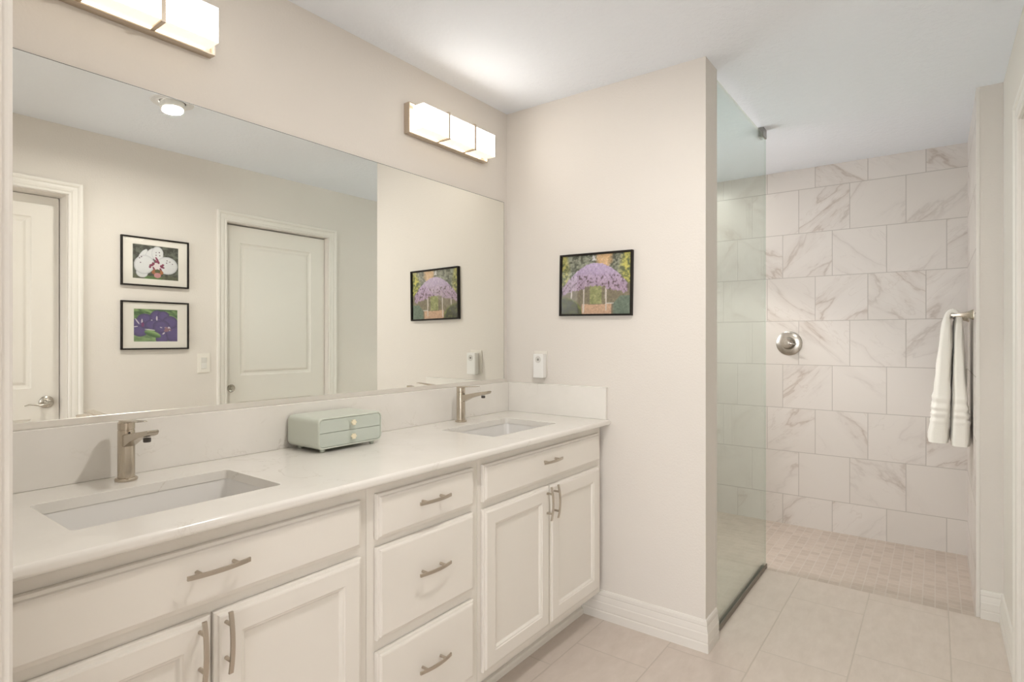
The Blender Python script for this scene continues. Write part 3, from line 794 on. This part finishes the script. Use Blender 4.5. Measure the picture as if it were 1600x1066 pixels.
def art_orchid(u, v):
    n = fbm(u*18, v*14, 3)
    c = mixc(srgb(58, 62, 56), srgb(104, 110, 100), sm(0.35, 0.75, n))
    if v < 0.12 + 0.10*(n-0.5): c = mixc(srgb(52, 52, 44), srgb(112, 118, 92), n)
    if 0.25 < u < 0.62 and v < 0.10: c = mixc(c, srgb(96, 132, 74), 0.8)
    def el(cx, cy, a, b_, ang=0):
        dx, dy = u-cx, v-cy; ca, sa = math.cos(ang), math.sin(ang)
        x, y = dx*ca+dy*sa, -dx*sa+dy*ca
        return (x/a)**2 + (y/b_)**2
    petals = [el(0.25, 0.42, 0.215, 0.28, -0.15), el(0.74, 0.44, 0.235, 0.26, 0.10), el(0.53, 0.77, 0.13, 0.21, 0), el(0.40, 0.74, 0.11, 0.20, -0.5), el(0.22, 0.72, 0.055, 0.17, -0.5), el(0.20, 0.17, 0.12, 0.13, 0.5)]
    for k, p in enumerate(petals[::-1]):
        if p < 1: c = mixc(srgb(228, 230, 232), srgb(176, 180, 186), sm(0.6, 1.0, p)*0.55 + 0.25*(fbm(u*9, v*20, 7)-0.5))
    if el(0.5, 0.38, 0.085, 0.12) < 1: c = srgb(232, 222, 224)
    for cx, cy, a, b_ in ((0.52, 0.60, 0.022, 0.08), (0.545, 0.52, 0.03, 0.05), (0.495, 0.54, 0.02, 0.05), (0.40, 0.42, 0.05, 0.035), (0.37, 0.36, 0.025, 0.03), (0.44, 0.47, 0.03, 0.04),
                          (0.62, 0.40, 0.035, 0.05), (0.65, 0.45, 0.03, 0.03), (0.66, 0.37, 0.025, 0.025), (0.45, 0.33, 0.02, 0.05), (0.60, 0.31, 0.02, 0.05)):
        if el(cx, cy, a, b_, 0.4) < 1: c = mixc(srgb(112, 38, 72), srgb(150, 60, 96), n)
    if el(0.53, 0.22, 0.13, 0.085) < 1: c = mixc(srgb(186, 130, 80), srgb(150, 80, 60), n)
    if el(0.53, 0.25, 0.06, 0.06) < 1: c = srgb(92, 96, 62)
    if el(0.53, 0.13, 0.075, 0.075) < 1: c = srgb(206, 146, 150)
    for cx, cy in ((0.15, 0.60), (0.19, 0.64), (0.17, 0.47), (0.74, 0.59), (0.73, 0.52), (0.80, 0.56), (0.86, 0.50), (0.50, 0.80), (0.57, 0.81), (0.50, 0.72), (0.58, 0.72)):
        if el(cx, cy, 0.013, 0.016) < 1: c = srgb(84, 50, 72)
    return mixc(c, srgb(176, 170, 160), 0.10)

def art_violet(u, v):
    n = fbm(u*12, v*10, 31)
    s = fbm(u*5+v*9, v*5-u*3, 40)
    c = mixc(srgb(46, 92, 44), srgb(142, 178, 112), sm(0.3, 0.75, s))
    if v < 0.22 and u < 0.55: c = mixc(c, srgb(150, 176, 128), 0.4)
    def el(cx, cy, a, b_, ang=0):
        dx, dy = u-cx, v-cy; ca, sa = math.cos(ang), math.sin(ang)
        return ((dx*ca+dy*sa)/a)**2 + ((-dx*sa+dy*ca)/b_)**2
    for cx, cy, a, b_, ang in ((0.13, 0.38, 0.20, 0.22, 0.3), (0.28, 0.62, 0.20, 0.24, 0.5), (0.10, 0.58, 0.14, 0.12, 0), (0.52, 0.72, 0.17, 0.24, 0), (0.66, 0.80, 0.14, 0.14, 0.2), (0.42, 0.52, 0.18, 0.16, 0),
                               (0.66, 0.18, 0.16, 0.26, -0.3), (0.88, 0.28, 0.17, 0.33, 0.1), (0.82, 0.60, 0.18, 0.20, 0.2), (0.62, 0.46, 0.20, 0.20, 0)):
        p = el(cx, cy, a, b_, ang)
        if p < 1.0: c = mixc(srgb(92, 78, 136), srgb(64, 54, 104), sm(0.2, 1.0, p)*0.8 + 0.5*(n-0.5))
    if el(0.42, 0.24, 0.20, 0.085, -0.45) < 1: c = mixc(srgb(60, 104, 52), srgb(150, 186, 120), sm(-0.05, 0.08, v-0.25+0.45*(u-0.4)))
    if el(0.36, 0.37, 0.12, 0.018, -0.15) < 1: c = srgb(206, 212, 200)
    for cx, cy, a, b_, ang in ((0.08, 0.62, 0.015, 0.10, 0.5), (0.185, 0.62, 0.016, 0.07, 0), (0.05, 0.46, 0.05, 0.014, 0.1), (0.515, 0.72, 0.018, 0.07, 0), (0.40, 0.66, 0.02, 0.012, 0), (0.61, 0.44, 0.028, 0.012, -0.4),
                               (0.67, 0.26, 0.04, 0.018, 0.9), (0.80, 0.40, 0.03, 0.07, 0.2), (0.72, 0.44, 0.03, 0.02, 0.5)):
        if el(cx, cy, a, b_, ang) < 1: c = srgb(214, 206, 222)
    if el(0.20, 0.52, 0.03, 0.07, 0) < 1: c = srgb(120, 48, 110)
    for cx, cy, a, b_ in ((0.74, 0.36, 0.07, 0.05), (0.73, 0.42, 0.035, 0.04), (0.82, 0.38, 0.015, 0.05)):
        if el(cx, cy, a, b_, 0.5) < 1: c = mixc(srgb(92, 44, 52), srgb(190, 150, 170), n)
    return mixc(c, srgb(176, 170, 165), 0.16)

def picture(label, art, c, w, h, win, out, up_rot=0.0, has_mat=True):
    """c: centre on the wall; out: unit vector away from the wall; the picture's right is across"""
    out = Vector(out); upv = Vector((0, 0, 1))
    right = Vector((1, 0, 0)) if abs(out.y) > 0.5 else Vector((0, -1, 0))   # direction in which the printed image's u grows
    if up_rot:
        R_ = Matrix.Rotation(up_rot, 3, out); right = R_ @ right; upv = R_ @ upv
    C0 = Vector(c)
    def P(a, b_, d): return C0 + right*a + upv*b_ + out*d
    t = thing('framed_picture', label, 'picture', (c[0], c[1], c[2]-h/2), 'thin black framed photographs')
    fw, dp = 0.0085, 0.020
    # frame: mitred square moulding
    prof = [(0, 0.0005), (0, dp), (fw*0.8, dp), (fw, dp-0.002), (fw, 0.0005)]
    rings = []
    for sx, sz in ((-1, -1), (1, -1), (1, 1), (-1, 1)):
        rings.append([P(sx*(w/2-o), sz*(h/2-o), d) for o, d in prof])
    b = bmesh.new(); V = [[b.verts.new(p) for p in r] for r in rings]
    for k in range(4):
        A, B = V[k], V[(k+1) % 4]
        for i in range(len(prof)):
            j = (i+1) % len(prof); b.faces.new((A[i], A[j], B[j], B[i]))
    obj('frame', b, BLACKF, t)
    def quadgrid(x0, x1, z0, z1, d, nu, nv):
        b = bmesh.new(); G = [[b.verts.new(P(x0+(x1-x0)*i/nu, z0+(z1-z0)*j/nv, d)) for i in range(nu+1)] for j in range(nv+1)]
        for j in range(nv):
            for i in range(nu): b.faces.new((G[j][i], G[j][i+1], G[j+1][i+1], G[j+1][i]))
        return b, G
    x0, x1, z0, z1 = win
    if has_mat:
        ww, hh = w/2-fw, h/2-fw
        b = bmesh.new()
        for d, cap in ((0.0115, 1),):
            o_ = [b.verts.new(P(a*ww, e*hh, d)) for a, e in ((-1, -1), (1, -1), (1, 1), (-1, 1))]
            i_ = [b.verts.new(P(a, e, d)) for a, e in ((x0, z0), (x1, z0), (x1, z1), (x0, z1))]
            k_ = [b.verts.new(P(a, e, 0.0095)) for a, e in ((x0+0.0015, z0+0.0015), (x1-0.0015, z0+0.0015), (x1-0.0015, z1-0.0015), (x0+0.0015, z1-0.0015))]
            for q in range(4):
                r_ = (q+1) % 4
                b.faces.new((o_[q], o_[r_], i_[r_], i_[q])); b.faces.new((i_[q], i_[r_], k_[r_], k_[q]))
        obj('mat_board', b, MATB, t)
    NU = 150; NV = int(NU*(z1-z0)/(x1-x0))
    b, G = quadgrid(x0-0.001, x1+0.001, z0-0.001, z1+0.001, 0.009, NU, NV)
    o = obj('photo_print', b, PRINT, t)
    me = o.data; ca = me.color_attributes.new('print', 'FLOAT_COLOR', 'POINT')
    k = 0; buf = []
    for j in range(NV+1):
        for i in range(NU+1):
            r_ = art(i/NU, j/NV); buf += [r_[0], r_[1], r_[2], 1.0]
    ca.data.foreach_set('color', buf)
    b, G = quadgrid(-(w/2-fw), w/2-fw, -(h/2-fw), h/2-fw, 0.015, 1, 1)
    bmesh.ops.solidify(b, geom=b.faces[:], thickness=0.0015)
    obj('glazing', b, PICGLASS, t)
    return t
picture('black framed photo of a purple flowering garden canopy, on the partition wall', art_garden, (XP, -0.512, 1.5315), 0.373, 0.290, (-0.176, 0.176, -0.136, 0.136), (-1, 0, 0), math.radians(-0.9), False)
picture('black framed matted photo of a white orchid, above the violet flower photo', art_orchid, (1.4830, YF, 1.739), 0.371, 0.290, (-0.1255, 0.1275, -0.1015, 0.1015), (0, 1, 0))
picture('black framed matted photo of violet flowers and leaves, below the orchid photo', art_violet, (1.4830, YF, 1.3600), 0.371, 0.288, (-0.1195, 0.1225, -0.0975, 0.0985), (0, 1, 0))

# ------------------------------------------------------------------ wall plates
t = thing('outlet_plate', 'white wall outlet plate on the partition wall behind the plug-in device', 'outlet', (XP, -0.209, 1.096))
obj('cover', box(XP-0.006, XP-0.0004, -0.247, -0.171, 1.097, 1.220, 0.0022, 3), WARMP, t, True)
b = box(XP-0.0075, XP-0.0058, -0.226, -0.192, 1.124, 1.193, 0.0008, 1)
obj('socket', b, WARMP, t)
t = thing('plugin_device', 'small white plug-in device with a round sensor, plugged into the wall outlet', 'plug-in device', (XP-0.025, -0.215, 1.090))
obj('housing', box(XP-0.041, XP-0.0085, -0.245, -0.186, 1.089, 1.206, 0.005, 4), WHITEP, t, True)
def wl(prof):
    q = lathe(prof, (XP, -0.2165, 1.179), '-x', 40, cap=False)
    for v in q.verts: v.co.x = XP - abs(v.co.x-XP)
    return q
obj('bezel', wl([(0.0165, 0.0405), (0.0165, 0.0418), (0.0150, 0.0424), (0.0130, 0.0424), (0.0120, 0.0414), (0.0, 0.0414)]), plain('bezel_ring', (0.66, 0.64, 0.60), 0.3), t, True)
obj('sensor_lens', wl([(0.0058, 0.0412), (0.005, 0.0430), (0.0, 0.0436)]), GREYP, t, True)
t = thing('light_switch', 'white rocker light switch between the violet flower photo and the sliding door', 'light switch', (1.765, YF, 1.061))
obj('switch_plate', box(1.7260, 1.8060, YF+0.0003, YF+0.006, 1.062, 1.187, 0.002, 2), WARMP, t, True)
obj('rocker', extrude_poly([(YF+0.005, 1.089), (YF+0.0085, 1.089), (YF+0.0065, 1.124), (YF+0.0105, 1.160), (YF+0.005, 1.160)], 'x', 1.7490, 1.7830), plain('rocker', (0.74, 0.72, 0.68), 0.35), t)

# ------------------------------------------------------------------ jewellery box
t = thing('jewelry_box', 'mint green two-drawer jewellery box with cream knobs on the countertop', 'jewelry box', (1.217, -0.112, CT))
bx0, bx1, by0, by1, bz0, bz1 = 1.0865, 1.3465, -0.200, -0.027, 0.9235, 1.0265
def ring(ins, y, r): return [(x, y, z) for x, z in rrect(bx0+ins, bx1-ins, bz0+ins, bz1-ins, r, 6)]
b = loft([ring(0.004, by1, 0.016), ring(0.001, by1-0.002, 0.018), ring(0, by1-0.006, 0.019), ring(0, by0+0.007, 0.019), ring(0.0012, by0+0.003, 0.018), ring(0.0035, by0, 0.0165), ring(0.0065, by0+0.001, 0.0135), ring(0.0065, by0+0.016, 0.0135)])
obj('case', b, MINT, t, True)
zm = (bz0+bz1)/2 + 0.001
def half_outline(top):
    full = rrect(bx0+0.0078, bx1-0.0078, bz0+0.0078, bz1-0.0078, 0.0125, 6)
    if top: pts = [p for p in full if p[1] > zm]; return pts + [(bx0+0.0078, zm+0.0007), (bx1-0.0078, zm+0.0007)]
    pts = [p for p in full if p[1] < zm]; return pts + [(bx1-0.0078, zm-0.0007), (bx0+0.0078, zm-0.0007)]
for top, kz in ((True, 1.0005), (False, 0.9545)):
    b = extrude_poly(half_outline(top), 'y', by0+0.0025, by0+0.0155)
    dr = obj('drawer', b, MINTD, t)
    k = bmesh.new(); kc = (1.2180, by0+0.0025, kz)
    lathe([(0.0035, 0.0), (0.0035, 0.007), (0.0075, 0.0085), (0.0075, 0.013), (0.0, 0.015)], kc, '-y', 20, k)
    for a in range(6):
        ang = math.pi/3*a
        lathe([(0.0032, 0.008), (0.0036, 0.0105), (0.0030, 0.0135), (0.0, 0.0145)], (kc[0]+0.0068*math.cos(ang), kc[1], kc[2]+0.0068*math.sin(ang)), '-y', 10, k)
    for v in k.verts: v.co.y = kc[1] - abs(v.co.y-kc[1])
    obj('knob', k, CREAMK, dr, True)
for fx in (bx0+0.030, bx1-0.030):
    for fy in (by0+0.022, by1-0.030):
        obj('foot', lathe([(0.0065, CT+0.0002), (0.0085, CT+0.002), (0.0085, bz0+0.0005)], (fx, fy, 0), 'z', 16), MINT, t, True)

# ------------------------------------------------------------------ shower glass
t = thing('shower_screen', 'fixed frameless clear glass shower panel at the end of the partition wall', 'glass panel', (2.95, -1.003, 0))
gx0, gx1 = XP2+0.016, 3.415
b = box(gx0+0.001, gx1, -1.0075, -0.9995, 0.008, 2.410)
for f in b.faces:
    if abs(f.normal.y) < 0.5: f.material_index = 1
bmesh.ops.recalc_face_normals(b, faces=b.faces[:])
for f in b.faces: f.material_index = 0 if abs(f.normal.y) > 0.5 else 1
obj('glass_pane', b, None, t, mats=[GLASS, GEDGE])
b = box(gx0, gx1+0.001, -1.0145, -1.0085, 0.0, 0.023, 0.002, 2); box(gx0, gx1+0.001, -0.9985, -0.9925, 0.0013, 0.023, 0.002, 2, bm=b); box(gx0, gx1, -1.0085, -0.9985, 0.0013, 0.0075, bm=b)
obj('floor_channel', b, BRONZE, t)
obj('wall_channel', box(gx0-0.0015, gx0+0.0035, -1.0095, -0.9975, 0.014, 2.410), BRONZE, t)
b = box(3.315, 3.385, -1.0185, -1.0085, 2.388, CEIL-0.0003, 0.002, 2); box(3.315, 3.385, -0.9985, -0.9885, 2.388, CEIL-0.0003, 0.002, 2, bm=b)
box(3.315, 3.385, -1.0085, -0.9985, 2.4105, CEIL-0.0003, bm=b)
obj('ceiling_clamp', b, mat_metal('clamp_metal', (0.30, 0.29, 0.27), 0.3), t, True)

# ------------------------------------------------------------------ shower valve
t = thing('shower_valve', 'round brushed nickel shower valve with lever on the marble tiles', 'shower valve', (XB, -0.959, 1.167))
def xl(prof, c, n=48, bm=None):
    q = lathe(prof, c, '-x', n)
    for v in q.verts: v.co.x = XB - abs(v.co.x-XB)
    return merge(bm, q) if bm is not None else q
obj('escutcheon', xl([(0.082, 0.0004), (0.083, 0.003), (0.080, 0.006), (0.060, 0.010), (0.044, 0.0125), (0.0, 0.0125)], (XB, -0.959, 1.249)), SATIN, t, True)
obj('collar', xl([(0.043, 0.012), (0.043, 0.016), (0.036, 0.018), (0.033, 0.032), (0.0, 0.032)], (XB, -0.959, 1.249)), BRONZE, t, True)
b = xl([(0.036, 0.033), (0.037, 0.040), (0.036, 0.052), (0.026, 0.062), (0.019, 0.074), (0.016, 0.078), (0.0, 0.080)], (XB, -0.957, 1.252))
tube([(XB-0.064, -0.957, 1.252), (XB-0.068, -0.980, 1.249), (XB-0.072, -1.003, 1.244), (XB-0.073, -1.014, 1.241)], [0.009, 0.0085, 0.008, 0.005], 12, b, flat=0.6)
obj('lever', b, SATIN, t, True)

# ------------------------------------------------------------------ towel bar and towel
t = thing('towel_bar', 'brushed nickel towel bar with flared posts on the tiled shower side wall', 'towel bar', (3.85, -1.90, 1.36))
BY, BZ = -1.842, 1.397
for px in (3.605, 4.115):
    b = lathe([(0.0280, 0.0004), (0.0280, 0.004), (0.0240, 0.010), (0.0190, 0.022), (0.0145, 0.036), (0.0105, 0.054), (0.0085, 0.070), (0.0080, 0.089)], (px, YS, 1.399), 'y', 32)
    for v in b.verts: v.co.y = YS + abs(v.co.y-YS)
    # square the flare
    for v in b.verts:
        dx, dz = v.co.x-px, v.co.z-1.399; r_ = math.hypot(dx, dz)
        if r_ > 1e-6:
            k = r_/max(abs(dx), abs(dz)); f = 1 + (min(k, 1.30)-1)*0.8; v.co.x = px+dx*f*0.9; v.co.z = 1.399+dz*f*0.9
    obj('post', b, NICKEL, t, True)
obj('rail', tube([(3.605, BY, BZ), (3.86, BY, BZ), (4.115, BY, BZ)], 0.0075, 16), NICKEL, t, True)

def towel():
    xa, xb = 3.665, 3.985; xm = (xa+xb)/2
    # stations: (centre y, centre z, half thickness, half width in x, tilt of section normal) running up the room side, over the bar, down the wall side
    S = []
    room = [(0.745, -1.822, -1.740), (0.760, -1.8255, -1.737), (0.80, -1.826, -1.741), (0.845, -1.826, -1.749), (0.90, -1.829, -1.755), (0.955, -1.832, -1.757), (1.00, -1.834, -1.764), (1.08, -1.836, -1.771), (1.16, -1.838, -1.777),
            (1.24, -1.8385, -1.784), (1.30, -1.838, -1.790), (1.345, -1.837, -1.796), (1.375, -1.8345, -1.802)]
    wallp = [(1.375, -1.8495, -1.881), (1.345, -1.8465, -1.883), (1.30, -1.8455, -1.885), (1.24, -1.845, -1.888), (1.16, -1.844, -1.892), (1.08, -1.8425, -1.896), (1.00, -1.841, -1.900), (0.955, -1.8395, -1.903),
             (0.90, -1.8375, -1.907), (0.845, -1.834, -1.910), (0.80, -1.833, -1.911), (0.755, -1.832, -1.912), (0.735, -1.836, -1.908)]
    def ridges(z):
        r = 0.0
        for zc in (0.975, 0.925, 0.893, 0.855): r += 0.0035*math.exp(-((z-zc)/0.008)**2)
        for zc in (0.950, 0.909, 0.874): r -= 0.0035*math.exp(-((z-zc)/0.007)**2)
        return r
    def fine(tab):
        out = []
        for k in range(len(tab)-1):
            z0, a0, b0 = tab[k]; z1, a1, b1 = tab[k+1]; n = max(1, int(abs(z1-z0)/0.006))
            for i in range(n): f = i/n; out.append((z0+(z1-z0)*f, a0+(a1-a0)*f, b0+(b1-b0)*f))
        out.append(tab[-1]); return out
    NX, NY = 26, 8
    def section(pi, po, nz, z):
        """closed loop around the cloth bundle: pi/po inner/outer y; returned as list of 3D points"""
        g = ridges(z)
        hy = abs(po-pi)/2; cy = (po+pi)/2; sgn = 1 if po > pi else -1
        flare = 0.012*(1.4-z)/0.65 if z < 1.4 else 0
        pts = []
        N = 56
        for i in range(N):
            a = 2*math.pi*i/N; ca, sa = math.cos(a), math.sin(a)
            ex = 0.30
            X = math.copysign(abs(ca)**ex, ca); Y = math.copysign(abs(sa)**0.45, sa)
            wob = 0.0022*math.sin(9*X+z*14)+0.0015*math.sin(23*X - z*31)
            rr = (hy + (g if Y*sgn > 0 else 0.2*g)) * Y + wob*abs(Y)
            pts.append((xm + ((xb-xa)/2 + flare + (g*0.8))*X - 0.002*math.sin(z*22), cy + rr, z + nz))
        return pts
    rings = []
    R1, R2 = fine(room), fine(wallp)
    for z, a, b_ in R1: rings.append(section(a, b_, 0, z))
    # arch over the bar
    a0, b0 = R1[-1][1], R1[-1][2]; a1, b1 = R2[0][1], R2[0][2]
    N = 56
    cyi = BY; zi = 1.375
    for k in range(1, 12):
        th = math.pi*k/12
        f = k/12
        ri = 0.0088; ro0, ro1 = (b0-cyi), (cyi-b1)
        ro = ro0*(1-f)+ro1*f
        ztop = 0.061
        pts = []
        for i in range(N):
            a = 2*math.pi*i/N; ca, sa = math.cos(a), math.sin(a)
            X = math.copysign(abs(ca)**0.30, ca); Y = math.copysign(abs(sa)**0.45, sa)
            rad = (ri+ro)/2 + (ro-ri)/2*Y * (1 if True else 1)
            radz = (0.031+ztop)/2 + (ztop-0.031)/2*Y
            pts.append((xm + (xb-xa)/2*X - 0.002*math.sin(1.38*22), cyi + rad*math.cos(th), zi + radz*math.sin(th)))
        rings.append(pts)
    for z, a, b_ in R2:
        s = section(a, b_, 0, z)
        # keep the winding continuous: mirror in Y order
        N_ = len(s); rings.append([s[(-i) % N_] for i in range(N_)])
    b = loft(rings)
    return b
tw = obj('hanging_towel', towel(), TERRY, None, True)
tag(tw, 'thick cream-white terry towel folded over the bar on the shower side wall', 'towel')
